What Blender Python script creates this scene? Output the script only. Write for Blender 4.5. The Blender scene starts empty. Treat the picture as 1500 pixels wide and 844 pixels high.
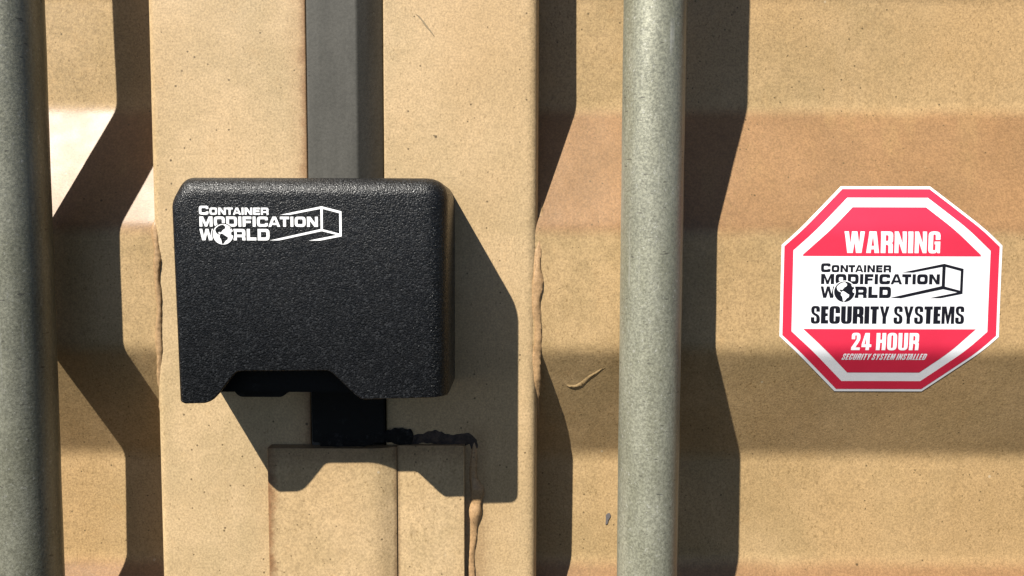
import bpy, bmesh, math, random
from mathutils import Vector, Matrix
from mathutils.geometry import tessellate_polygon

random.seed(7)
S = bpy.context.scene
COL = S.collection

# ------------------------------------------------------------------ camera
cd = bpy.data.cameras.new('camera')
cd.sensor_width = 36.0
cd.lens = 27.93
cd.clip_start = 0.01
cd.clip_end = 200
cam = bpy.data.objects.new('camera', cd)
COL.objects.link(cam)
PITCH, YAW, ROLL = 0.06576, 0.00238, -0.00292          # looking slightly down at the door
M = Matrix.Rotation(YAW, 3, 'Z') @ Matrix.Rotation(-PITCH, 3, 'X') @ Matrix.Rotation(ROLL, 3, 'Y')
right, fwd, up = M.col[0], M.col[1], M.col[2]
R = Matrix((right, up, -fwd)).transposed()
cam.matrix_world = Matrix.Translation((0, -0.46713, 0)) @ R.to_4x4()
S.camera = cam

# ------------------------------------------------------------------ sky and sun
SUN = Vector((0.793, 1.0, -1.385))                      # direction the light travels
elev = math.atan2(1.385, math.hypot(0.793, 1.0))
rot = math.atan2(-0.793, -1.0)
w = bpy.data.worlds.new('World')
S.world = w
w.use_nodes = True
nt = w.node_tree
sky = nt.nodes.new('ShaderNodeTexSky')
sky.sky_type = 'NISHITA'
sky.sun_disc = False
sky.sun_elevation = elev
sky.sun_rotation = rot
sky.air_density = 0.45
sky.dust_density = 0.2
sky.ozone_density = 0.3
bg = nt.nodes['Background']
bg.inputs['Strength'].default_value = 0.05
nt.links.new(sky.outputs[0], bg.inputs['Color'])
sl = bpy.data.lights.new('sun', 'SUN')
sl.energy = 5.0
sl.angle = math.radians(0.5)
sl.color = (1.0, 0.955, 0.87)
sun = bpy.data.objects.new('sun', sl)
COL.objects.link(sun)
sun.location = (-0.8, -1.0, 1.4)
sun.rotation_euler = SUN.to_track_quat('-Z', 'Y').to_euler()
S.view_settings.view_transform = 'Standard'
S.view_settings.look = 'None'
S.view_settings.gamma = 1.0
S.view_settings.use_curve_mapping = False
S.view_settings.exposure = 1.15

# ------------------------------------------------------------------ materials
class NT:
    def __init__(s, name):
        s.m = bpy.data.materials.new(name)
        s.m.use_nodes = True
        s.t = s.m.node_tree
        s.b = s.t.nodes['Principled BSDF']
        s.co = s.t.nodes.new('ShaderNodeTexCoord').outputs['Object']
    def n(s, kind, **kw):
        o = s.t.nodes.new('ShaderNode' + kind)
        for k, v in kw.items():
            setattr(o, k, v)
        return o
    def link(s, a, b):
        s.t.links.new(a, b)
    def mapped(s, scale=(1, 1, 1), rotz=(0, 0, 0), loc=(0, 0, 0)):
        o = s.n('Mapping')
        o.inputs['Scale'].default_value = scale
        o.inputs['Rotation'].default_value = rotz
        o.inputs['Location'].default_value = loc
        s.link(s.co, o.inputs['Vector'])
        return o.outputs[0]
    def noise(s, scale, detail=3, rough=0.55, vec=None, dist=0.0):
        o = s.n('TexNoise')
        o.inputs['Scale'].default_value = scale
        o.inputs['Detail'].default_value = detail
        o.inputs['Roughness'].default_value = rough
        o.inputs['Distortion'].default_value = dist
        s.link(vec or s.co, o.inputs['Vector'])
        return o.outputs['Fac']
    def voro(s, scale, vec=None):
        o = s.n('TexVoronoi')
        o.inputs['Scale'].default_value = scale
        s.link(vec or s.co, o.inputs['Vector'])
        return o.outputs['Distance'], o.outputs['Color']
    def maprange(s, v, a, b, c=0.0, d=1.0, smooth=True):
        o = s.n('MapRange')
        if smooth:
            o.interpolation_type = 'SMOOTHSTEP'
        s.link(v, o.inputs[0])
        for i, x in enumerate((a, b, c, d)):
            o.inputs[1 + i].default_value = x
        return o.outputs[0]
    def math(s, op, a, b=None):
        o = s.n('Math', operation=op)
        for i, x in enumerate((a, b)):
            if x is None:
                continue
            if isinstance(x, (int, float)):
                o.inputs[i].default_value = x
            else:
                s.link(x, o.inputs[i])
        return o.outputs[0]
    def mix(s, fac, a, b, mode='MIX'):
        o = s.n('Mix', data_type='RGBA', blend_type=mode)
        for i, x in ((0, fac), (6, a), (7, b)):
            if isinstance(x, (int, float)):
                o.inputs[i].default_value = x
            elif isinstance(x, tuple):
                o.inputs[i].default_value = (*x, 1)
            else:
                s.link(x, o.inputs[i])
        return o.outputs[2]
    def sep(s):
        o = s.n('SeparateXYZ')
        s.link(s.co, o.inputs[0])
        return o.outputs
    def grey(s, v):
        o = s.n('CombineColor')
        for i in range(3):
            s.link(v, o.inputs[i])
        return o.outputs[0]
    def bump(s, h, dist, strength=1.0):
        o = s.n('Bump')
        o.inputs['Strength'].default_value = strength
        o.inputs['Distance'].default_value = dist
        s.link(h, o.inputs['Height'])
        s.link(o.outputs[0], s.b.inputs['Normal'])
    def speck(s, scale, rad, keep, vec=None):
        """small round flecks, only in some of the cells"""
        d, c = s.voro(scale, vec)
        o = s.n('SeparateColor')
        s.link(c, o.inputs[0])
        g = s.math('GREATER_THAN', o.outputs[0], 1 - keep)
        size = s.math('MULTIPLY', o.outputs[1], rad)
        size = s.math('ADD', size, rad * 0.35)
        rel = s.math('DIVIDE', d, size)
        return s.math('MULTIPLY', s.maprange(rel, 0.6, 1.1, 1, 0), g)

def paint(name, base, faded=None, stain=None, rough=0.42, spec=0.38, wobble=1.0):
    """old beige container paint: orange-peel grain, dirt flecks, cloudy weathering"""
    k = NT(name)
    x, y, z = k.sep()
    dark = tuple(c * f for c, f in zip(base, (0.88, 0.88, 0.83)))
    lite = tuple(min(1, c * f) for c, f in zip(base, (1.06, 1.05, 1.03)))
    c = k.mix(k.maprange(k.noise(16, 5, 0.7), 0.38, 0.62), dark, lite)
    c = k.mix(k.maprange(k.noise(70, 5, 0.65), 0.56, 0.80, 0, 0.35 * wobble), c, tuple(b * f for b, f in zip(base, (0.98, 0.84, 0.66))))
    c = k.mix(k.maprange(k.noise(7, 3, 0.5, k.mapped((1, 1, 0.6), loc=(4.2, 0, 1.7))), 0.42, 0.66, 0, 0.55), c, tuple(b * f for b, f in zip(base, (1.0, 0.90, 0.78))))
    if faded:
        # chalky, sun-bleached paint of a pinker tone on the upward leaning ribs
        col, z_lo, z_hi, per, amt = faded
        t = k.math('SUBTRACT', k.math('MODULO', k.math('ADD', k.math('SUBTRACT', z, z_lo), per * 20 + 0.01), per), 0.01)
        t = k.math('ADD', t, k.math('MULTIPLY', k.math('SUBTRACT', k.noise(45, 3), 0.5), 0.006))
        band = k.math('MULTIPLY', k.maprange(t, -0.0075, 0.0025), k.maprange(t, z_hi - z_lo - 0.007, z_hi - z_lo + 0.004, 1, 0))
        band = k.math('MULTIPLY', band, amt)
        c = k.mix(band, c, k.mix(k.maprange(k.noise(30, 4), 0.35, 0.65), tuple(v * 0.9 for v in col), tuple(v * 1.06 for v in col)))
    rain = k.noise(45, 4, 0.6, k.mapped((1, 1, 0.05)))
    c = k.mix(k.math('MULTIPLY', k.maprange(rain, 0.52, 0.72, 0, 0.32), k.maprange(k.noise(11, 3), 0.40, 0.62)), c, tuple(b * f for b, f in zip(base, (0.80, 0.74, 0.62))))
    if stain:
        c = stain(k, c, x, z)
    grain = k.noise(820, 3, 0.75)
    c = k.mix(1.0, c, k.grey(k.maprange(grain, 0.34, 0.66, 0.79, 1.14)), 'MULTIPLY')
    mot = k.noise(260, 4, 0.7)
    c = k.mix(1.0, c, k.grey(k.maprange(mot, 0.32, 0.68, 0.93, 1.05)), 'MULTIPLY')
    # short brushed-in dirt dashes, some leaning either way
    for sc, rz, amt, lo in ((620, 0.6, 0.60, 0.60), (560, -0.7, 0.50, 0.62)):
        st = k.mapped((1, 1, 0.55), (0, rz, 0))
        d = k.noise(sc, 2, 0.6, st)
        patch = k.maprange(k.noise(24, 3), 0.3, 0.65, 0.45, 1.0)
        c = k.mix(k.math('MULTIPLY', k.maprange(d, lo, lo + 0.12, 0, amt), patch), c, tuple(v * f for v, f in zip(base, (0.40, 0.36, 0.27))))
    c = k.mix(k.math('MULTIPLY', k.speck(260, 0.14, 0.24), 0.80), c, (0.075, 0.052, 0.024))
    c = k.mix(k.math('MULTIPLY', k.speck(90, 0.066, 0.30), 0.85), c, (0.05, 0.033, 0.014))
    c = k.mix(k.math('MULTIPLY', k.speck(33, 0.030, 0.26), 0.8), c, (0.10, 0.045, 0.014))
    c = k.mix(k.math('MULTIPLY', k.speck(14, 0.020, 0.40, k.mapped((1, 1, 0.55))), 0.60), c, (0.20, 0.085, 0.03))
    c = k.mix(k.math('MULTIPLY', k.speck(52, 0.05, 0.16), 0.35), c, (0.50, 0.44, 0.33))
    k.link(c, k.b.inputs['Base Color'])
    k.link(k.maprange(k.noise(40, 4), 0.3, 0.7, rough - 0.025, rough + 0.035), k.b.inputs['Roughness'])
    k.b.inputs['Specular IOR Level'].default_value = spec
    h = k.math('ADD', k.math('MULTIPLY', k.noise(700, 2), 0.55), k.math('MULTIPLY', k.noise(60, 2), 1.4))
    k.bump(h, 0.00016, 0.8)
    return k.m

TAN = (0.418, 0.304, 0.174)
PAN = (0.350, 0.242, 0.124)
Z1, Z2, Z3, Z4, Z5 = 0.07867, 0.00436, -0.06756, -0.13964, -0.20878
PER = Z1 - Z5
YV, YC = 0.03450, 0.00140
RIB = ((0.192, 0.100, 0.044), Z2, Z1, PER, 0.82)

def edge_rust(k, c, x, z):
    # brown bleed creeping from the seal's edge into the post
    wig = k.math('MULTIPLY', k.math('SUBTRACT', k.noise(90, 5, 0.7), 0.5), 0.010)
    t = k.math('ADD', x, wig)
    c = k.mix(k.maprange(t, -0.1262, -0.1205, 0, 0.75), c, (0.13, 0.058, 0.022))
    return k.mix(k.maprange(t, -0.135, -0.122, 0, 0.30), c, (0.30, 0.17, 0.08))

def weld_burn(k, c, x, z):
    # yellowish smear where the plate was welded over the post
    wig = k.math('MULTIPLY', k.math('SUBTRACT', k.noise(60, 4, 0.7), 0.5), 0.02)
    t = k.math('ADD', x, wig)
    a = k.math('MULTIPLY', k.maprange(t, -0.036, -0.026), k.maprange(t, -0.022, -0.010, 1, 0))
    a = k.math('MULTIPLY', a, k.maprange(z, -0.125, -0.105, 0.5, 0))
    return k.mix(a, c, (0.22, 0.13, 0.06))

def plate_rust(k, c, x, z):
    wig = k.math('MULTIPLY', k.math('SUBTRACT', k.noise(110, 5, 0.7), 0.5), 0.012)
    t = k.math('ADD', x, wig)
    c = k.mix(k.maprange(t, -0.1445, -0.1375, 0.75, 0), c, (0.15, 0.06, 0.022))
    u = k.math('ADD', z, wig)
    c = k.mix(k.maprange(u, -0.140, -0.124, 0, 0.55), c, (0.17, 0.095, 0.04))
    v = k.math('ABSOLUTE', k.math('SUBTRACT', k.math('ADD', x, k.math('MULTIPLY', wig, 0.25)), -0.0690))
    return k.mix(k.maprange(v, 0.0002, 0.0028, 0.55, 0), c, (0.14, 0.075, 0.035))

M_FRAME_SEAL = paint('beige_paint_with_rust_at_seal', TAN, stain=edge_rust)
M_FRAME = paint('beige_post_paint', TAN, stain=weld_burn)
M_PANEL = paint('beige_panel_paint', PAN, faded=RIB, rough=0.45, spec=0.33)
M_PLATE = paint('beige_plate_paint', TAN, stain=plate_rust)
M_BEAD = paint('painted_weld', (0.32, 0.205, 0.108), wobble=2.0)

def m_burnt():
    k = NT('burnt_weld')
    c = k.mix(k.maprange(k.noise(180, 5, 0.7), 0.35, 0.65), (0.014, 0.009, 0.0075), (0.070, 0.045, 0.032))
    k.link(c, k.b.inputs['Base Color'])
    k.b.inputs['Roughness'].default_value = 0.7
    k.bump(k.noise(420, 6, 0.8), 0.0016)
    return k.m
M_BURNT = m_burnt()

def m_sealant():
    k = NT('black_sealant')
    c = k.mix(k.maprange(k.noise(260, 6, 0.75), 0.52, 0.72), (0.0065, 0.006, 0.0055), (0.042, 0.040, 0.036))
    k.link(c, k.b.inputs['Base Color'])
    k.b.inputs['Roughness'].default_value = 0.7
    k.b.inputs['Specular IOR Level'].default_value = 0.2
    k.bump(k.noise(380, 6, 0.8), 0.0016)
    return k.m
M_SEALANT = m_sealant()

def m_rubber():
    k = NT('dusty_grey_rubber')
    long = k.mapped((1, 1, 0.12))
    c = k.mix(k.maprange(k.noise(60, 4, 0.6, long), 0.3, 0.7), (0.050, 0.0475, 0.040), (0.070, 0.0665, 0.057))
    c = k.mix(k.maprange(k.noise(40, 5, 0.7), 0.5, 0.75, 0, 0.5), c, (0.072, 0.068, 0.058))
    c = k.mix(1.0, c, k.grey(k.maprange(k.noise(700, 3, 0.7), 0.3, 0.7, 0.85, 1.12)), 'MULTIPLY')
    c = k.mix(k.math('MULTIPLY', k.speck(160, 0.09, 0.15), 0.7), c, (0.02, 0.02, 0.018))
    c = k.mix(k.math('MULTIPLY', k.speck(110, 0.05, 0.12), 0.6), c, (0.16, 0.15, 0.13))
    k.link(c, k.b.inputs['Base Color'])
    k.b.inputs['Roughness'].default_value = 0.62
    k.b.inputs['Specular IOR Level'].default_value = 0.25
    k.bump(k.noise(300, 4), 0.00010)
    return k.m
M_RUBBER = m_rubber()

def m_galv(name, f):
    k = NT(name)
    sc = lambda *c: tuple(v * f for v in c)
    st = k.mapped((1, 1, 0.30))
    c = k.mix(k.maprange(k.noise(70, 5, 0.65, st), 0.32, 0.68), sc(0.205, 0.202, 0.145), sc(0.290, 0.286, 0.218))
    c = k.mix(k.maprange(k.noise(22, 4), 0.35, 0.7, 0, 0.5), c, sc(0.225, 0.223, 0.175))
    sp = k.noise(760, 3, 0.75)
    c = k.mix(1.0, c, k.grey(k.maprange(sp, 0.30, 0.70, 0.70, 1.22)), 'MULTIPLY')
    c = k.mix(k.maprange(k.noise(480, 4, 0.8), 0.58, 0.70, 0, 0.8), c, sc(0.46, 0.45, 0.40))
    c = k.mix(k.maprange(k.noise(300, 4, 0.8, k.mapped((1, 1, 1), (0, 0, 0), (3, 1, 2))), 0.60, 0.72, 0, 0.6), c, sc(0.11, 0.10, 0.078))
    rub = k.noise(230, 3, 0.6, k.mapped((1, 1, 0.03)))
    c = k.mix(k.math('MULTIPLY', k.maprange(rub, 0.60, 0.70, 0, 0.55), k.maprange(k.noise(18, 3), 0.45, 0.6)), c, sc(0.42, 0.41, 0.37))
    nick = k.noise(420, 2, 0.5, k.mapped((0.35, 0.35, 1.3), (0.3, 0.5, 0)))
    c = k.mix(k.maprange(nick, 0.68, 0.74, 0, 0.8), c, sc(0.08, 0.075, 0.06))
    c = k.mix(k.math('MULTIPLY', k.speck(150, 0.085, 0.22), 0.7), c, (0.045, 0.04, 0.032))
    c = k.mix(k.math('MULTIPLY', k.speck(26, 0.020, 0.22), 0.9), c, (0.16, 0.045, 0.016))
    k.link(c, k.b.inputs['Base Color'])
    k.b.inputs['Metallic'].default_value = 0.30
    k.link(k.maprange(sp, 0.3, 0.7, 0.34, 0.55), k.b.inputs['Roughness'])
    k.b.inputs['Specular IOR Level'].default_value = 0.55
    k.bump(k.noise(600, 4, 0.7), 0.00014)
    return k.m
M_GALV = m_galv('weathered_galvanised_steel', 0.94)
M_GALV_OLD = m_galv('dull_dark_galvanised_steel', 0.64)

def m_black(name):
    """black powder coat: a fine pebble of separate grains, some with a glint painted into their colour"""
    k = NT(name)
    d, cc = k.voro(1150)
    o = k.n('SeparateColor')
    k.link(cc, o.inputs[0])
    g = k.noise(1500, 2, 0.6)
    c = k.mix(k.maprange(g, 0.35, 0.70), (0.0024, 0.0027, 0.0032), (0.0075, 0.0080, 0.0092))
    c = k.mix(k.maprange(o.outputs[0], 0.80, 0.95, 0, 1), c, (0.018, 0.0190, 0.0208))  # sparkle painted in: random grains get a lighter base colour
    c = k.mix(k.maprange(k.noise(38, 6, 0.7), 0.52, 0.80, 0, 0.30), c, (0.018, 0.0172, 0.016))
    k.link(c, k.b.inputs['Base Color'])
    k.link(k.maprange(o.outputs[1], 0.0, 1.0, 0.27, 0.46), k.b.inputs['Roughness'])
    k.b.inputs['Specular IOR Level'].default_value = 0.30
    h = k.math('ADD', k.math('MULTIPLY', d, -0.9), k.math('MULTIPLY', g, 0.9))
    h = k.math('ADD', h, k.math('MULTIPLY', o.outputs[2], 0.5))
    k.bump(h, 0.00021, 1.0)
    return k.m
M_BLACK = m_black('black_textured_powder_coat')
def m_dull():
    k = NT('dull_black_steel')
    c = k.mix(k.maprange(k.noise(90, 5, 0.7), 0.55, 0.8), (0.010, 0.0096, 0.0086), (0.030, 0.029, 0.026))
    k.link(c, k.b.inputs['Base Color'])
    k.b.inputs['Roughness'].default_value = 0.75
    k.b.inputs['Specular IOR Level'].default_value = 0.12
    k.bump(k.noise(420, 4, 0.7), 0.0005)
    return k.m
M_LOCK = m_dull()

def m_plain(name, col, rough=0.4, spec=0.5, coat=0.0):
    k = NT(name)
    c = k.mix(1.0, col, k.grey(k.maprange(k.noise(45, 4), 0.3, 0.7, 0.96, 1.03)), 'MULTIPLY')
    k.link(c, k.b.inputs['Base Color'])
    k.b.inputs['Roughness'].default_value = rough
    k.b.inputs['Specular IOR Level'].default_value = spec
    k.bump(k.noise(70, 3), 0.00006)
    return k.m
M_VINYL = m_plain('white_vinyl', (0.70, 0.70, 0.72))
M_RED = m_plain('red_vinyl_print', (0.52, 0.019, 0.050))
M_INK = m_plain('black_vinyl_print', (0.006, 0.006, 0.010), 0.5, 0.2)
M_WPRINT = m_plain('white_print', (0.80, 0.80, 0.80), 0.5)
M_CHIP = m_plain('grey_primer', (0.10, 0.09, 0.088), 0.6)
M_SMEAR = m_plain('olive_smear', (0.20, 0.145, 0.075), 0.6)

# ------------------------------------------------------------------ helpers
def thing(name, label, cat, loc, group=None):
    o = bpy.data.objects.new(name, None)
    o.empty_display_size = 0.02
    COL.objects.link(o)
    o.location = loc
    o['label'] = label
    o['category'] = cat
    if group:
        o['group'] = group
    return o

def world_loc(p):
    v = Vector((0, 0, 0))
    while p is not None:
        v += p.location
        p = p.parent
    return v

def obj(name, bm, mat, parent, smooth=35, label=None):
    bmesh.ops.remove_doubles(bm, verts=bm.verts, dist=1e-7)
    bmesh.ops.recalc_face_normals(bm, faces=bm.faces)
    return raw(name, bm, mat, parent, smooth, label)

def raw(name, bm, mat, parent, smooth=35, label=None):
    me = bpy.data.meshes.new(name)
    bm.to_mesh(me)
    bm.free()
    me.materials.append(mat)
    o = bpy.data.objects.new(name, me)
    COL.objects.link(o)
    if parent:
        o.parent = parent
        base = parent if parent.type == 'EMPTY' else parent.parent
        o.matrix_parent_inverse = Matrix.Translation(-base.location) if parent.type == 'EMPTY' else Matrix.Identity(4)
    if smooth:
        for p in me.polygons:
            p.use_smooth = True
        me.set_sharp_from_angle(angle=math.radians(smooth))
    if label:
        o['label'] = label
    return o

def extrude_section(sec, z0, z1, nz=1):
    """closed XY section swept along Z"""
    bm = bmesh.new()
    rings = []
    for i in range(nz + 1):
        z = z0 + (z1 - z0) * i / nz
        rings.append([bm.verts.new((x, y, z)) for x, y in sec])
    n = len(sec)
    for a, b in zip(rings, rings[1:]):
        for i in range(n):
            bm.faces.new((a[i], a[(i + 1) % n], b[(i + 1) % n], b[i]))
    bm.faces.new(rings[0])
    bm.faces.new(rings[-1])
    return bm

def fillet(pts, seg=6):
    """polygon with a rounding length per corner: (x, y, r)"""
    out = []
    n = len(pts)
    for i, p in enumerate(pts):
        r = p[2] if len(p) > 2 else 0
        c = Vector(p[:2])
        if r <= 0:
            out.append((c.x, c.y))
            continue
        a, b = Vector(pts[i - 1][:2]), Vector(pts[(i + 1) % n][:2])
        a = c + (a - c).normalized() * min(r, (a - c).length * 0.499)
        b = c + (b - c).normalized() * min(r, (b - c).length * 0.499)
        for j in range(seg + 1):
            t = j / seg
            q = a * (1 - t) ** 2 * 0.9 + c * 0 + b * t * t * 0.9
            wgt = (1 - t) ** 2 * 0.9 + t * t * 0.9 + 2 * t * (1 - t)
            q = (q + c * 2 * t * (1 - t)) / wgt
            out.append((q.x, q.y))
    return out

def prof_raw(z):
    t = (z - Z5) % PER + Z5
    if t < Z4:
        return YV
    if t < Z3:
        return YV + (YC - YV) * (t - Z4) / (Z3 - Z4)
    if t < Z2:
        return YC
    return YC + (YV - YC) * (t - Z2) / (Z1 - Z2)

def prof(z, wd=0.010, n=16):
    return sum(prof_raw(z + wd * ((i + 0.5) / n - 0.5)) for i in range(n)) / n

def panel(x0, x1, z0=-0.46, z1=0.46):
    """corrugated sheet, real thickness, horizontal ribs"""
    zs = set()
    zz = z0
    while zz < z1:
        zs.add(round(zz, 5))
        zz += 0.002
    zs = sorted(zs)
    nx = 60
    bm = bmesh.new()
    rows = []
    for side in (0, 0.002):
        g = []
        for z in zs:
            y = prof(z) + side
            row = []
            for i in range(nx + 1):
                x = x0 + (x1 - x0) * i / nx
                # sheet is never perfectly flat
                d = 0.0005 * math.sin(x * 23 + z * 11) + 0.0004 * math.sin(x * 41 - z * 31 + 1.3)
                row.append(bm.verts.new((x, y + d, z)))
            g.append(row)
        rows.append(g)
    for g in rows:
        for a, b in zip(g, g[1:]):
            for i in range(nx):
                bm.faces.new((a[i], a[i + 1], b[i + 1], b[i]))
    f, k = rows
    for a, b in zip(range(len(zs) - 1), range(1, len(zs))):
        for i in (0, nx):
            bm.faces.new((f[a][i], f[b][i], k[b][i], k[a][i]))
    for j in (0, -1):
        for i in range(nx):
            bm.faces.new((f[j][i], f[j][i + 1], k[j][i + 1], k[j][i]))
    return bm

def bead(path, radius, lump=0.35, wave=0.02, flat=0.7, seg=12, step=0.0006, axis=Vector((0, 1, 0)), seed=0, taper=True):
    """lumpy weld run along a polyline; radius may be a function of t"""
    rnd = random.Random(seed)
    pts = [Vector(p) for p in path]
    L = [0]
    for a, b in zip(pts, pts[1:]):
        L.append(L[-1] + (b - a).length)
    n = max(8, int(L[-1] / step))
    ph = [rnd.uniform(0, 6.28) for _ in range(8)]
    bm = bmesh.new()
    rings = []
    for i in range(n + 1):
        s = L[-1] * i / n
        k = 0
        while k < len(L) - 2 and s > L[k + 1]:
            k += 1
        t = (s - L[k]) / (L[k + 1] - L[k])
        c = pts[k].lerp(pts[k + 1], t)
        d = (pts[k + 1] - pts[k]).normalized()
        side = d.cross(axis).normalized()
        r = radius(i / n) if callable(radius) else radius
        l = 1 + lump * (0.6 * math.sin(s * 260 + ph[0]) * math.sin(s * 97 + ph[1]) + 0.8 * math.sin(s * 113 + ph[2]) + 0.15 * math.sin(s * 1150 + 2.5 * math.sin(s * 140 + ph[7]) + ph[3]))
        r *= max(0.25, l)
        if taper:
            e = min(i, n - i) / n
            r *= min(1, math.sqrt(e / 0.04)) if e > 0 else 0.05
        c = c + side * wave * r * 4 * (math.sin(s * 210 + ph[4]) + 0.6 * math.sin(s * 77 + ph[5]))
        ring = []
        for j in range(seg):
            a = 2 * math.pi * j / seg
            q = 1 + 0.10 * math.sin(3 * a + s * 300 + ph[6])
            ring.append(bm.verts.new(c + side * math.cos(a) * r * q + axis * math.sin(a) * r * flat * q))
        rings.append(ring)
    for a, b in zip(rings, rings[1:]):
        for j in range(seg):
            bm.faces.new((a[j], a[(j + 1) % seg], b[(j + 1) % seg], b[j]))
    bm.faces.new(rings[0])
    bm.faces.new(rings[-1])
    return bm

# ------------------------------------------------------------------ lettering
def ring(x0, y0, x1, y1, r):
    return [(x0, y0, r), (x1, y0, r), (x1, y1, r), (x0, y1, r)]

BOLD = [0.0]
def wide_glyph(ch):
    """broad squarish capitals of the maker's logo"""
    s, t, w = 0.33 + BOLD[0], 0.255 + BOLD[0] * 0.7, 1.25
    if ch == 'C':
        return w, [[(w, .64), (w, 1, .34), (0, 1, .36), (0, 0, .36), (w, 0, .34), (w, .36), (w - s, .36), (w - s, t, .10), (s, t, .13), (s, 1 - t, .13), (w - s, 1 - t, .10), (w - s, .64)]]
    if ch == 'O':
        return w, [ring(0, 0, w, 1, .36), ring(s, t, w - s, 1 - t, .14)]
    if ch == 'D':
        return w, [[(0, 0), (w, 0, .36), (w, 1, .36), (0, 1)], [(s, t), (w - s, t, .14), (w - s, 1 - t, .14), (s, 1 - t)]]
    if ch == 'N':
        return w, [[(0, 0), (0, 1), (.40, 1), (w - s, .40), (w - s, 1), (w, 1), (w, 0), (w - .40, 0), (s, .60), (s, 0)]]
    if ch == 'T':
        w = 1.05
        return w, [[(0, 1), (w, 1), (w, 1 - t), (w / 2 + s / 2, 1 - t), (w / 2 + s / 2, 0), (w / 2 - s / 2, 0), (w / 2 - s / 2, 1 - t), (0, 1 - t)]]
    if ch == 'A':
        w = 1.34
        return w, [[(0, 0), (w / 2 - .20, 1), (w / 2 + .20, 1), (w, 0), (w - .32, 0), (w - .40, .18), (.40, .18), (.32, 0)], [(.48, .38), (w - .48, .38), (w / 2, .78)]]
    if ch == 'I':
        return s, [[(0, 0), (s, 0), (s, 1), (0, 1)]]
    if ch == 'E':
        w = 1.05
        return w, [[(0, 0), (w, 0), (w, t), (s, t), (s, .40), (w - .06, .40), (w - .06, .61), (s, .61), (s, 1 - t), (w, 1 - t), (w, 1), (0, 1)]]
    if ch == 'F':
        w = 1.0
        return w, [[(0, 0), (s, 0), (s, .36), (w - .08, .36), (w - .08, .58), (s, .58), (s, 1 - t), (w, 1 - t), (w, 1), (0, 1)]]
    if ch == 'L':
        w = 1.0
        return w, [[(0, 0), (w, 0), (w, t), (s, t), (s, 1), (0, 1)]]
    if ch == 'M':
        w = 1.5
        return w, [[(0, 0), (0, 1), (.42, 1), (w / 2, .36), (w - .42, 1), (w, 1), (w, 0), (w - s, 0), (w - s, .62), (w / 2 + .13, 0), (w / 2 - .13, 0), (s, .62), (s, 0)]]
    if ch == 'R':
        return w, [[(0, 0), (0, 1), (w, 1, .32), (w, .40, .18), (w - .06, .34, .1), (w, .24, .1), (w, 0), (w - s, 0), (w - s, .28, .1), (s, .28), (s, 0)], [(s, .50), (w - s, .50, .1), (w - s, 1 - t, .1), (s, 1 - t)]]
    if ch == 'W':
        w = 1.62
        return w, [[(0, 1), (.30, 1), (.46, .36), (.66, 1), (.96, 1), (1.16, .36), (1.32, 1), (1.62, 1), (1.34, 0), (1.0, 0), (.81, .62), (.62, 0), (.28, 0)]]
    return .5, []

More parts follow.
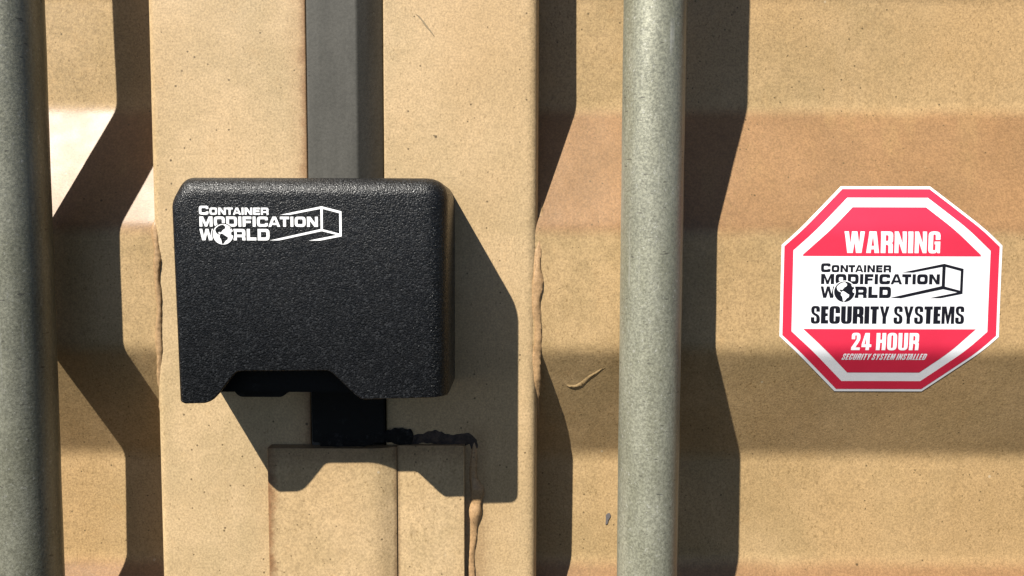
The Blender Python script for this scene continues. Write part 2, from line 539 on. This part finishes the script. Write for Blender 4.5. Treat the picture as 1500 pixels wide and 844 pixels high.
def bold_glyph(ch):
    """tall narrow heavy capitals of the warning text"""
    s, t, w = 0.222 + BOLD[0], 0.155 + BOLD[0] * 0.5, 0.56 + BOLD[0] * 1.2
    if ch == 'W':
        w = .94
        return w, [[(0, 1), (.20, 1), (.265, .42), (.345, 1), (.595, 1), (.675, .42), (.74, 1), (.94, 1), (.80, 0), (.545, 0), (.47, .50), (.395, 0), (.14, 0)]]
    if ch == 'A':
        w = .60
        return w, [[(0, 0), (.135, 1), (.465, 1), (.60, 0), (.385, 0), (.373, .17), (.227, .17), (.215, 0)], [(.237, .33), (.363, .33), (.30, .80)]]
    if ch == 'R':
        return w, [[(0, 0), (0, 1), (w, 1, .17), (w, .52, .1), (w - .06, .47, .05), (w, .41, .08), (w, 0), (w - .205, 0), (w - .205, .36, .06), (s, .40), (s, 0)], [(s, .56), (w - s + .005, .56, .06), (w - s + .005, .83, .06), (s, .83)]]
    if ch == 'N':
        return w, [[(0, 0), (0, 1), (.185, 1), (w - .19, .45), (w - .19, 1), (w, 1), (w, 0), (w - .175, 0), (.19, .52), (.19, 0)]]
    if ch == 'I':
        return s + .01, [[(0, 0), (s + .01, 0), (s + .01, 1), (0, 1)]]
    if ch == 'G':
        return w, [[(w, .62), (w, 1.01, .24), (0, 1.01, .24), (0, -.01, .22), (.34, -.01, .10), (.42, .07), (.44, 0), (w, 0), (w, .54), (.29, .54), (.29, .41), (w - s, .41), (w - s, .13, .06), (s, .13, .06), (s, .87, .06), (w - s, .87, .06), (w - s, .62)]]
    if ch == 'S':
        w = .52
        return w, [[(w - .01, .68), (w - .01, 1.01, .22), (.01, 1.01, .22), (.01, .58, .20), (.315, .40, .06), (.315, .13, .05), (.205, .13, .05), (.205, .36), (0, .36), (0, -.01, .22), (w, -.01, .22), (w, .46, .20), (.20, .62, .07), (.20, .87, .05), (.305, .87, .05), (.305, .68)]]
    if ch == 'E':
        w = .42
        return w, [[(0, 0), (w, 0), (w, t + .02), (s, t + .02), (s, .43), (w - .03, .43), (w - .03, .59), (s, .59), (s, 1 - t - .02), (w, 1 - t - .02), (w, 1), (0, 1)]]
    if ch == 'C':
        return w, [[(w, .60), (w, 1.01, .24), (0, 1.01, .24), (0, -.01, .24), (w, -.01, .24), (w, .42), (w - s, .42), (w - s, .13, .06), (s, .13, .06), (s, .87, .06), (w - s, .87, .06), (w - s, .60)]]
    if ch == 'U':
        return w, [[(0, 1), (0, -.01, .24), (w, -.01, .24), (w, 1), (w - s, 1), (w - s, .13, .06), (s, .13, .06), (s, 1)]]
    if ch == 'T':
        w = .48
        return w, [[(0, 1), (w, 1), (w, .82), (w / 2 + s / 2, .82), (w / 2 + s / 2, 0), (w / 2 - s / 2, 0), (w / 2 - s / 2, .82), (0, .82)]]
    if ch == 'Y':
        w = .56
        return w, [[(0, 1), (.20, 1), (.28, .60), (.36, 1), (.56, 1), (.385, .38), (.385, 0), (.175, 0), (.175, .38)]]
    if ch == 'M':
        w = .74
        return w, [[(0, 0), (0, 1), (.27, 1), (.37, .48), (.47, 1), (.74, 1), (.74, 0), (.55, 0), (.55, .62), (.425, 0), (.315, 0), (.19, .62), (.19, 0)]]
    if ch == 'H':
        return w, [[(0, 0), (0, 1), (s, 1), (s, .61), (w - s, .61), (w - s, 1), (w, 1), (w, 0), (w - s, 0), (w - s, .44), (s, .44), (s, 0)]]
    if ch == 'O':
        return w, [ring(0, -.01, w, 1.01, .24), ring(s, .13, w - s, .87, .06)]
    if ch == 'D':
        return w, [[(0, 0), (w, 0, .22), (w, 1, .22), (0, 1)], [(s, .16), (w - s, .16, .06), (w - s, .84, .06), (s, .84)]]
    if ch == 'L':
        w = .40
        return w, [[(0, 0), (w, 0), (w, .17), (s, .17), (s, 1), (0, 1)]]
    if ch == '2':
        w = .51
        return w, [[(0, 0), (w, 0), (w, .16), (.24, .16), (w, .62, .12), (w, 1.01, .22), (.01, 1.01, .22), (.01, .64), (.205, .64), (.205, .87, .05), (.305, .87, .05), (.305, .62, .08), (0, .16)]]
    if ch == '4':
        w = .57
        return w, [[(.25, 0), (.455, 0), (.455, .18), (.57, .18), (.57, .34), (.455, .34), (.455, 1), (.20, 1), (0, .34), (0, .18), (.25, .18)], [(.16, .34), (.255, .34), (.255, .76)]]
    return .2, []

def add_poly(bm, contours, place):
    """flat filled contours (outer + holes); place maps (u, v) to a vector"""
    pl = [[Vector((x, y, 0)) for x, y in c] for c in contours]
    flat = [p for c in pl for p in c]
    tris = tessellate_polygon(pl)
    vs = [bm.verts.new(place(p.x, p.y)) for p in flat]
    for a, b, c in tris:
        if len({a, b, c}) == 3:
            try:
                bm.faces.new((vs[a], vs[b], vs[c]))
            except ValueError:
                pass

def text(bm, string, font, u0, u1, v0, v1, place, gap=0.10, first=1.0, slant=0.0):
    """lay a word between u0 and u1; v0 baseline, v1 cap height; `first` enlarges the initial"""
    H = v1 - v0
    items, x = [], 0.0
    for i, ch in enumerate(string):
        wd, cs = font(ch)
        sc = first if i == 0 else 1.0
        items.append((x, cs, sc))
        x += wd * sc + (gap if ch != ' ' else 0) - (0.17 if string[i:i + 2] in ('AT', 'TA') else 0.09 if string[i:i + 2] in ('CA', 'AI', 'NT') else 0)
    x -= gap
    k = (u1 - u0) / (x * abs(H))
    for x, cs, sc in items:
        if not cs:
            continue
        cc = [fillet(c, 4) for c in cs]
        cc = [[(u0 + (x + p[0] * sc) * abs(H) * k + slant * p[1] * abs(H), v0 + p[1] * sc * H) for p in c] for c in cc]
        add_poly(bm, cc, place)

def disc(cx, cy, r, n=40):
    return [(cx + r * math.cos(2 * math.pi * i / n), cy + r * math.sin(2 * math.pi * i / n)) for i in range(n)]

LAND = [
    [(342, 532), (360, 506), (395, 478), (432, 462), (478, 456), (468, 470), (492, 478), (497, 500), (486, 520), (462, 532), (446, 550), (430, 572), (418, 576), (412, 566), (398, 568), (388, 574), (394, 590), (408, 600), (414, 612), (396, 606), (374, 596), (352, 572)],
    [(414, 606), (436, 590), (462, 600), (492, 622), (534, 648), (526, 682), (500, 698), (486, 714), (468, 740), (452, 752), (440, 738), (436, 704), (428, 676), (406, 648)],
    [(584, 572), (602, 556), (612, 566), (615, 598), (611, 622), (596, 616), (582, 604)],
    [(556, 490), (572, 500), (588, 520), (578, 532), (566, 512)],
]

def logo(parent, place, layer, ink, back, land, heavy=0.0):
    """wordmark with a globe for an O and an open box drawn behind it; layout units are u right, v down"""
    P = lambda d: (lambda u, v: place(u, v, d * layer))
    BOLD[0] = heavy
    e = heavy * 90
    bm = bmesh.new()
    text(bm, 'CONTAINER', wide_glyph, 75, 740, 159, 91, P(1), 0.17, first=1.24)
    text(bm, 'MODIFICATION', wide_glyph, 78, 1210, 272, 176, P(1), 0.15)
    text(bm, 'W', wide_glyph, 76, 222, 403, 294, P(1))
    text(bm, 'RLD', wide_glyph, 402, 746, 403, 294, P(1), 0.15)
    obj('lettering', bm, ink, parent, 0)
    bm = bmesh.new()
    lines = [
        [(848, 159), (1246, 76), (1436, 124), (1436, 362), (1228, 403), (1118, 403), (1392 - e, 349 - e / 4), (1246, 313 + e), (838 + e, 402 + e / 2), (746 - e, 403 - e / 2), (1235 - e, 293 - e), (1235 - e, 101 + e), (945 + e, 158 + e / 2)],
    ]
    hole = [(1257 + e, 101 + e), (1414 - e, 142 + e / 2), (1414 - e, 336 - e), (1257 + e, 295 - e / 2)]
    add_poly(bm, [lines[0], hole], P(1))
    obj('box_outline', bm, ink, parent, 0)
    bm = bmesh.new()
    add_poly(bm, [disc(302, 345, 107)], P(2))
    g = obj('globe', bm, back, parent, 0)
    bm = bmesh.new()
    add_poly(bm, [disc(302, 345, 98)], P(3))
    raw('ocean', bm, ink, g, 0)
    bm = bmesh.new()
    for c in LAND:
        add_poly(bm, [[(302 + (x - 460) * 98 / 155, 345 + (y - 602) * 98 / 155) for x, y in c]], P(4))
    raw('continents', bm, land, g, 0)

# ------------------------------------------------------------------ left-hand door leaf
ZB, ZT = -0.46, 0.46
door_a = thing('container_door', 'beige corrugated door leaf with a dusty grey rubber seal along its post', 'container door', (-0.25, 0.03, ZB))
obj('corrugated_panel', panel(-0.62, -0.2075), M_PANEL, door_a, 30)
sec = fillet([(-0.2125, 0.060), (-0.2125, 0.0, 0.0055), (-0.1207, 0.0, 0.0012), (-0.1207, 0.060)], 8)
obj('door_post', extrude_section(sec, ZB, ZT, 40), M_FRAME_SEAL, door_a, 30)
sec = fillet([(-0.1203, 0.058), (-0.1203, -0.0012, 0.0016), (-0.0912, -0.0010, 0.0012), (-0.0780, 0.0110, 0.0008), (-0.0780, 0.058)], 6)
seal = obj('door_seal', extrude_section(sec, ZB, ZT, 4), M_RUBBER, door_a, 30, 'dusty grey rubber seal strip with a sloping dark edge')
sec = [(-0.112, 0.059), (-0.040, 0.059), (-0.040, 0.063), (-0.112, 0.063)]
obj('seam_light_stop', extrude_section(sec, ZB, ZT), M_FRAME, door_a, 0)  # unseen strip added behind the seam to keep sky light from leaking through
for k in (0, 1):
    zc = -0.046 - k * PER
    obj('weld_bead', bead([(-0.2108, 0.0025, zc + 0.056), (-0.2100, -0.0002, zc + 0.03), (-0.2098, 0.0, zc), (-0.2104, 0.0012, zc - 0.03), (-0.2112, 0.004, zc - 0.062)],
                          lambda t: 0.0019, 0.25, 0.05, 0.7, seed=11 + k), M_BEAD, door_a, 60)

# ------------------------------------------------------------------ right-hand door leaf
door_b = thing('container_door', 'beige corrugated door leaf bearing the octagonal warning sticker and welded lock plate', 'container door', (0.25, 0.03, ZB))
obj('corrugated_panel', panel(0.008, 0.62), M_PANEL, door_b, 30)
sec = fillet([(-0.0760, 0.055), (-0.0760, 0.0, 0.0012), (0.0142, 0.0, 0.0078), (0.0142, 0.055)], 10)
obj('door_post', extrude_section(sec, ZB, ZT, 40), M_FRAME, door_b, 30)
for k in (0, 1):
    zc = -0.046 - k * PER
    obj('weld_bead', bead([(0.0165, 0.0085, zc + 0.066), (0.0152, 0.0030, zc + 0.048), (0.0136, 0.0012, zc + 0.02), (0.0142, 0.0010, zc - 0.01), (0.0134, 0.0022, zc - 0.04), (0.0150, 0.0100, zc - 0.066)],
                          lambda t: 0.0010 + 0.0017 * math.sin(math.pi * t), 0.20, 0.05, 0.50, seed=3 + k), M_BEAD, door_b, 60)

# stepped lock plate welded over the seam
ZP = -0.1247
lp = obj('lock_plate', extrude_section(fillet([(-0.1443, -0.0002), (-0.1443, -0.0092, 0.0008), (-0.0800, -0.0092, 0.0060), (-0.0690, -0.0050, 0.0004), (-0.0690, -0.0002)], 8), ZB, ZP, 4), M_PLATE, door_b, 30,
         'raised beige lock plate with rust along its edges')
raw('side_plate', extrude_section(fillet([(-0.0689, -0.0002), (-0.0689, -0.0042, 0.0003), (-0.0290, -0.0042, 0.0006), (-0.0290, -0.0002)], 4), ZB, ZP + 0.0006, 4), M_PLATE, lp, 30)
raw('weld_bead', bead([(-0.0236, 0.0002, -0.1215), (-0.0232, 0.0, -0.135), (-0.0238, 0.0, -0.146), (-0.0226, -0.0004, -0.155), (-0.0222, -0.0005, -0.166), (-0.0238, 0.0, -0.177), (-0.0246, 0, -0.19), (-0.0246, 0, -0.30)],
                      lambda t: 0.0022 + 0.0013 * math.exp(-((t - 0.18) / 0.035) ** 2) + 0.0016 * math.exp(-((t - 0.25) / 0.03) ** 2), 0.20, 0.05, 0.55, seed=21), M_BEAD, lp, 60)
raw('burnt_weld', bead([(-0.066, -0.0003, -0.1220), (-0.055, -0.0004, -0.1216), (-0.042, -0.0003, -0.1220), (-0.031, 0, -0.1212), (-0.0255, 0.0002, -0.1225), (-0.0236, 0.0002, -0.1290)],
                       lambda t: 0.0031, 0.50, 0.10, 0.16, seed=5), M_BURNT, lp, 60)
raw('sealant', bead([(-0.1150, -0.0040, -0.1226), (-0.104, -0.0042, -0.1216), (-0.090, -0.0042, -0.1204), (-0.078, -0.0040, -0.1196), (-0.070, -0.0026, -0.1192), (-0.0595, -0.0006, -0.1195)],
                    lambda t: 0.0030 + 0.0022 * t, 0.45, 0.08, 0.24, seed=9), M_SEALANT, lp, 60, 'lumpy black sealant')

# marks and scars in the paint
def flat_on_post(name, pts, mat, parent, y=-0.00025):
    bm = bmesh.new()
    add_poly(bm, [pts], lambda u, v: Vector((u, y, v)))
    r = bmesh.ops.extrude_face_region(bm, geom=list(bm.faces))
    bmesh.ops.translate(bm, verts=[e for e in r['geom'] if isinstance(e, bmesh.types.BMVert)], vec=(0, 0.0004, 0))
    return obj(name, bm, mat, parent, 0)
flat_on_post('paint_smear', [(-0.0572, 0.1275), (-0.0550, 0.1262), (-0.0520, 0.1228), (-0.0500, 0.1200), (-0.0480, 0.1175), (-0.0462, 0.1148), (-0.0470, 0.1152), (-0.0496, 0.1184), (-0.0520, 0.1210), (-0.0545, 0.1246)], M_SMEAR, door_b)
yv = prof(-0.18) - 0.0003
flat_on_post('paint_chip', fillet([(0.0596, -0.1790, .001), (0.0620, -0.1776, .001), (0.0628, -0.1800, .001), (0.0612, -0.1826, .0006), (0.0608, -0.1850, .0006), (0.0594, -0.1856, .0006), (0.0597, -0.1828, .0006)], 4), M_CHIP, door_b, yv - 0.0006)

def on_panel(x, z, d=0.0):
    return (x, prof(z) + d, z)
run = [on_panel(x, z, 0.00025) for x, z in ((0.021, -0.0815), (0.026, -0.0835), (0.030, -0.0868), (0.0335, -0.0900), (0.037, -0.0905), (0.041, -0.0888), (0.046, -0.0842), (0.052, -0.0800), (0.058, -0.0775))]
obj('paint_run', bead(run, lambda t: 0.0019 * math.sin(math.pi * min(max(t, 0.02), 0.98)), 0.05, 0.0, 0.30, seed=2), M_PANEL, door_b, 60)

# ------------------------------------------------------------------ locking bars
def locking_bar(x, y, r, mat, label):
    t = thing('locking_bar', label, 'locking bar', (x, y, ZB), 'galvanised locking bars on the doors')
    bm = bmesh.new()
    n, nz = 64, 120
    rings = []
    for i in range(nz + 1):
        z = ZB + (ZT - ZB) * i / nz
        rr = r * (1 + 0.0025 * math.sin(z * 61 + x * 40) + 0.002 * math.sin(z * 143))
        rings.append([bm.verts.new((x + rr * math.cos(2 * math.pi * j / n), y + rr * math.sin(2 * math.pi * j / n), z)) for j in range(n)])
    for a, b in zip(rings, rings[1:]):
        for j in range(n):
            bm.faces.new((a[j], a[(j + 1) % n], b[(j + 1) % n], b[j]))
    bm.faces.new(rings[0])
    bm.faces.new(rings[-1])
    obj('tube', bm, mat, t, 60)
    # guide brackets above and below, clamped to the leaf
    for zc in (0.36, -0.38):
        bmk = bmesh.new()
        o_, i_ = [], []
        sec = []
        for j in range(25):
            a = math.pi + math.pi * j / 24
            sec.append((x + (r + 0.0045) * math.cos(a), y + (r + 0.0045) * math.sin(a)))
        sec += [(x + r + 0.0045, YV + 0.004), (x + r + 0.0006, YV + 0.004)]
        for j in range(25):
            a = 2 * math.pi - math.pi * j / 24
            sec.append((x + (r + 0.0006) * math.cos(a), y + (r + 0.0006) * math.sin(a)))
        sec += [(x - r - 0.0006, YV + 0.004), (x - r - 0.0045, YV + 0.004)]
        bmk.free()
        obj('guide_bracket', extrude_section(sec, zc - 0.02, zc + 0.02), M_FRAME, t, 40)
    return t
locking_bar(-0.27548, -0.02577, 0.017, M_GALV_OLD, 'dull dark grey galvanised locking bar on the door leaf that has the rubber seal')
locking_bar(0.07623, -0.02577, 0.017, M_GALV, 'pale galvanised locking bar standing between lock plate post and warning sticker')

# ------------------------------------------------------------------ black lock cover
BD = 0.0543
cover = thing('lock_cover', 'black textured steel lock cover with white wordmark and notched lower edge', 'lock cover', (-0.106, -0.02, -0.088))
def cover_shell():
    XL, XR, ZTOP = -0.1800, -0.0348, 0.0302
    # outline at the wall and, point for point, the rim of the flat front
    outer = [(XL + 0.0020, -0.0876, 0), (XL, 0.0180, 0.004), (XL + 0.0068, ZTOP, 0.005), (XR, ZTOP, 0.013), (XR, -0.0850, 0)]
    front = [(XL + 0.0072, -0.0888, 0), (XL + 0.0055, 0.0140, 0.004), (XL + 0.0120, 0.0203, 0.004), (XR - 0.0105, 0.0200, 0.0040), (XR - 0.0105, -0.0852, 0)]
    A = fillet(outer + [(-0.1, -0.3)], 10)[:-1]
    B = fillet(front + [(-0.1, -0.3)], 10)[:-1]
    K, RD = 10, 0.0105
    rows = []
    bm = bmesh.new()
    for (ax, az), (bx, bz) in zip(A, B):
        row = [(ax, 0.0006, az)]
        for k in range(K + 1):
            a = math.pi / 2 * k / K
            f = 1 - math.cos(a)
            row.append((ax + (bx - ax) * f, -(BD - RD) - RD * math.sin(a), az + (bz - az) * f))
        rows.append([bm.verts.new(v) for v in row])
    for a, b in zip(rows, rows[1:]):
        for k in range(len(a) - 1):
            bm.faces.new((a[k], a[k + 1], b[k + 1], b[k]))
    notch = [(-0.0374, -0.0852), (-0.0791, -0.0862), (-0.0806, -0.0857), (-0.0834, -0.0836), (-0.0950, -0.0724), (-0.0964, -0.0714), (-0.0984, -0.0709), (-0.1436, -0.0714), (-0.1452, -0.0718),
             (-0.1466, -0.0728), (-0.1544, -0.0826), (-0.1580, -0.0864), (-0.1598, -0.0876), (-0.1625, -0.0885)]
    inner = [r_[-1] for r_ in rows]
    lows = [bm.verts.new((x, -BD, z)) for x, z in notch if x < inner[-1].co.x - 0.002 and x > inner[0].co.x + 0.002]
    bm.faces.new(inner + lows)
    return bm
bm = cover_shell()
bmesh.ops.recalc_face_normals(bm, faces=bm.faces)
o = raw('shell', bm, M_BLACK, cover, 0)
md = o.modifiers.new('thickness', 'SOLIDIFY')
md.thickness = 0.003
md.offset = -1
md = o.modifiers.new('edge', 'BEVEL')
md.width = 0.0006
md.segments = 3
md.limit_method = 'ANGLE'
md.angle_limit = math.radians(42)
dg = bpy.context.evaluated_depsgraph_get()
me = bpy.data.meshes.new_from_object(o.evaluated_get(dg))
o.modifiers.clear()
o.data = me
for p in me.polygons:
    p.use_smooth = True
me.set_sharp_from_angle(angle=math.radians(33))

def boxm(x0, x1, y0, y1, z0, z1, bev=0.001):
    bm = bmesh.new()
    bmesh.ops.create_cube(bm, size=1)
    for v in bm.verts:
        v.co = ((x0 + x1) / 2 + v.co.x * (x1 - x0), (y0 + y1) / 2 + v.co.y * (y1 - y0), (z0 + z1) / 2 + v.co.z * (z1 - z0))
    bmesh.ops.bevel(bm, geom=list(bm.edges), offset=bev, segments=2, affect='EDGES')
    return bm
obj('lock_body', boxm(-0.168, -0.070, -0.042, -0.014, -0.0850, 0.010, 0.0012), M_LOCK, cover, 40)
sec = fillet([(-0.1545, -0.0860, 0.003), (-0.1545, -0.0800), (-0.1240, -0.0800), (-0.1240, -0.0860, 0.003), (-0.1275, -0.0892, 0.002), (-0.1510, -0.0892, 0.002)], 4)
bm = extrude_section(sec, 0.018, 0.034)
for v in bm.verts:
    v.co = (v.co.x, -v.co.z, v.co.y)
obj('key_plug', bm, M_LOCK, cover, 40)
obj('mounting_plate', boxm(-0.1190, -0.0762, -0.0045, -0.0016, -0.1225, 0.020, 0.0006), M_LOCK, cover, 40)

LU, LX, LZ = 0.3541e-3 / 6.522, -0.16345, 0.01905
def on_cover(u, v, d):
    return Vector((LX + (u - 72) * LU, -BD - d, LZ - v * LU))
logo(cover, on_cover, 0.00006, M_WPRINT, M_BLACK, M_BLACK)

# ------------------------------------------------------------------ warning sticker
CX, CZ = 0.2224, -0.0320
stk = thing('warning_sticker', 'red and white octagonal security warning sticker on the corrugated door', 'sticker', (CX, YC, -0.094))
OCT = [(-26.6, 62.1), (26.6, 62.1), (64.9, 27), (64.9, -27), (26.6, -62.1), (-26.6, -62.1), (-64.9, -27), (-64.9, 27)]
def inset(poly, d):
    n = len(poly)
    out = []
    for i in range(n):
        p0, p1, p2 = Vector(poly[i - 1]), Vector(poly[i]), Vector(poly[(i + 1) % n])
        a, b = (p1 - p0).normalized(), (p2 - p1).normalized()
        na, nb = Vector((a.y, -a.x)), Vector((b.y, -b.x))
        m = (na + nb) / (1 + na.dot(nb))
        q = p1 + m * d
        out.append((q.x, q.y))
    return out
def clip(poly, zc, keep_above):
    out = []
    n = len(poly)
    s = 1 if keep_above else -1
    for i in range(n):
        a, b = poly[i], poly[(i + 1) % n]
        da, db = (a[1] - zc) * s, (b[1] - zc) * s
        if da >= 0:
            out.append(a)
        if da * db < 0:
            t = da / (da - db)
            out.append((a[0] + (b[0] - a[0]) * t, zc))
    return out
def drape(bm, lift, thick=0.0):
    """slice flat print along the ribs and lay it on the corrugated sheet"""
    for i in range(66):
        z = -0.098 + 0.002 * i
        bmesh.ops.bisect_plane(bm, geom=list(bm.verts) + list(bm.edges) + list(bm.faces), plane_co=(0, 0, z + 0.00013), plane_no=(0, 0, 1))
    for i in range(16):
        bmesh.ops.bisect_plane(bm, geom=list(bm.verts) + list(bm.edges) + list(bm.faces), plane_co=(CX - 0.0665 + 0.00893 * i, 0, 0), plane_no=(1, 0, 0))
    bmesh.ops.remove_doubles(bm, verts=bm.verts, dist=1e-7)
    for f in bm.faces:
        f.normal_update()
        if f.normal.y > 0:
            f.normal_flip()
    if thick:
        r = bmesh.ops.extrude_face_region(bm, geom=list(bm.faces))
        back = {e for e in r['geom'] if isinstance(e, bmesh.types.BMVert)}
    else:
        back = set()
    for v in bm.verts:
        d = 0.0005 * math.sin(v.co.x * 23 + v.co.z * 11) + 0.0004 * math.sin(v.co.x * 41 - v.co.z * 31 + 1.3)
        v.co.y = prof(v.co.z) + d - lift - (thick if v in back else 0)
    if thick:
        bmesh.ops.recalc_face_normals(bm, faces=bm.faces)
def mmplace(u, v):
    return Vector((CX + u / 1000, 0, CZ + v / 1000))
def printed(name, contours, mat, lift, thick=0.0, parent=stk):
    bm = bmesh.new()
    for c in contours:
        add_poly(bm, c, mmplace)
    drape(bm, lift, thick)
    return raw(name, bm, mat, parent, 40)
printed('vinyl_sheet', [[OCT]], M_VINYL, 0.00003, 0.00020)
LIFT = 0.00029
printed('red_border', [[inset(OCT, 1.6), inset(OCT, 6.9)]], M_RED, LIFT)
core = inset(OCT, 12.6)
printed('red_panel', [[clip(core, 20.6, True)]], M_RED, LIFT)
printed('red_panel', [[clip(core, -22.5, False)]], M_RED, LIFT)

def px(u, v):                     # layout of the print in sheet millimetres
    return Vector((CX + (u - 1303.5) * 0.4025 / 1000, 0, CZ + (427 - v) * 0.405 / 1000))
def words(string, u0, u1, v0, v1, mat, gap=0.06, slant=0.0, heavy=0.0):
    BOLD[0] = heavy
    bm = bmesh.new()
    text(bm, string, bold_glyph, u0, u1, v0, v1, px, gap, 1.0, slant)
    drape(bm, LIFT + 0.00005)
    raw('lettering', bm, mat, stk, 0)
words('WARNING', 1233, 1372.5, 371.5, 340.3, M_VINYL, 0.075)
words('SECURITY SYSTEMS', 1187, 1412.5, 474.5, 449, M_INK, 0.055, 0.0, 0.045)
words('24 HOUR', 1247.5, 1347, 513.6, 488.2, M_VINYL, 0.085)
words('SECURITY SYSTEM INSTALLED', 1236, 1360, 528.8, 519.2, M_VINYL, 0.13, 0.20)
def on_sticker(u, v, d):
    q = px(1200 + (u - 75) / 6.522, 386.6 + (v - 75) / 6.522)
    e = 0.0005 * math.sin(q.x * 23 + q.z * 11) + 0.0004 * math.sin(q.x * 41 - q.z * 31 + 1.3)
    q.y = prof(q.z) + e - LIFT - d
    return q
logo(stk, on_sticker, 0.00004, M_INK, M_VINYL, M_VINYL, 0.055)
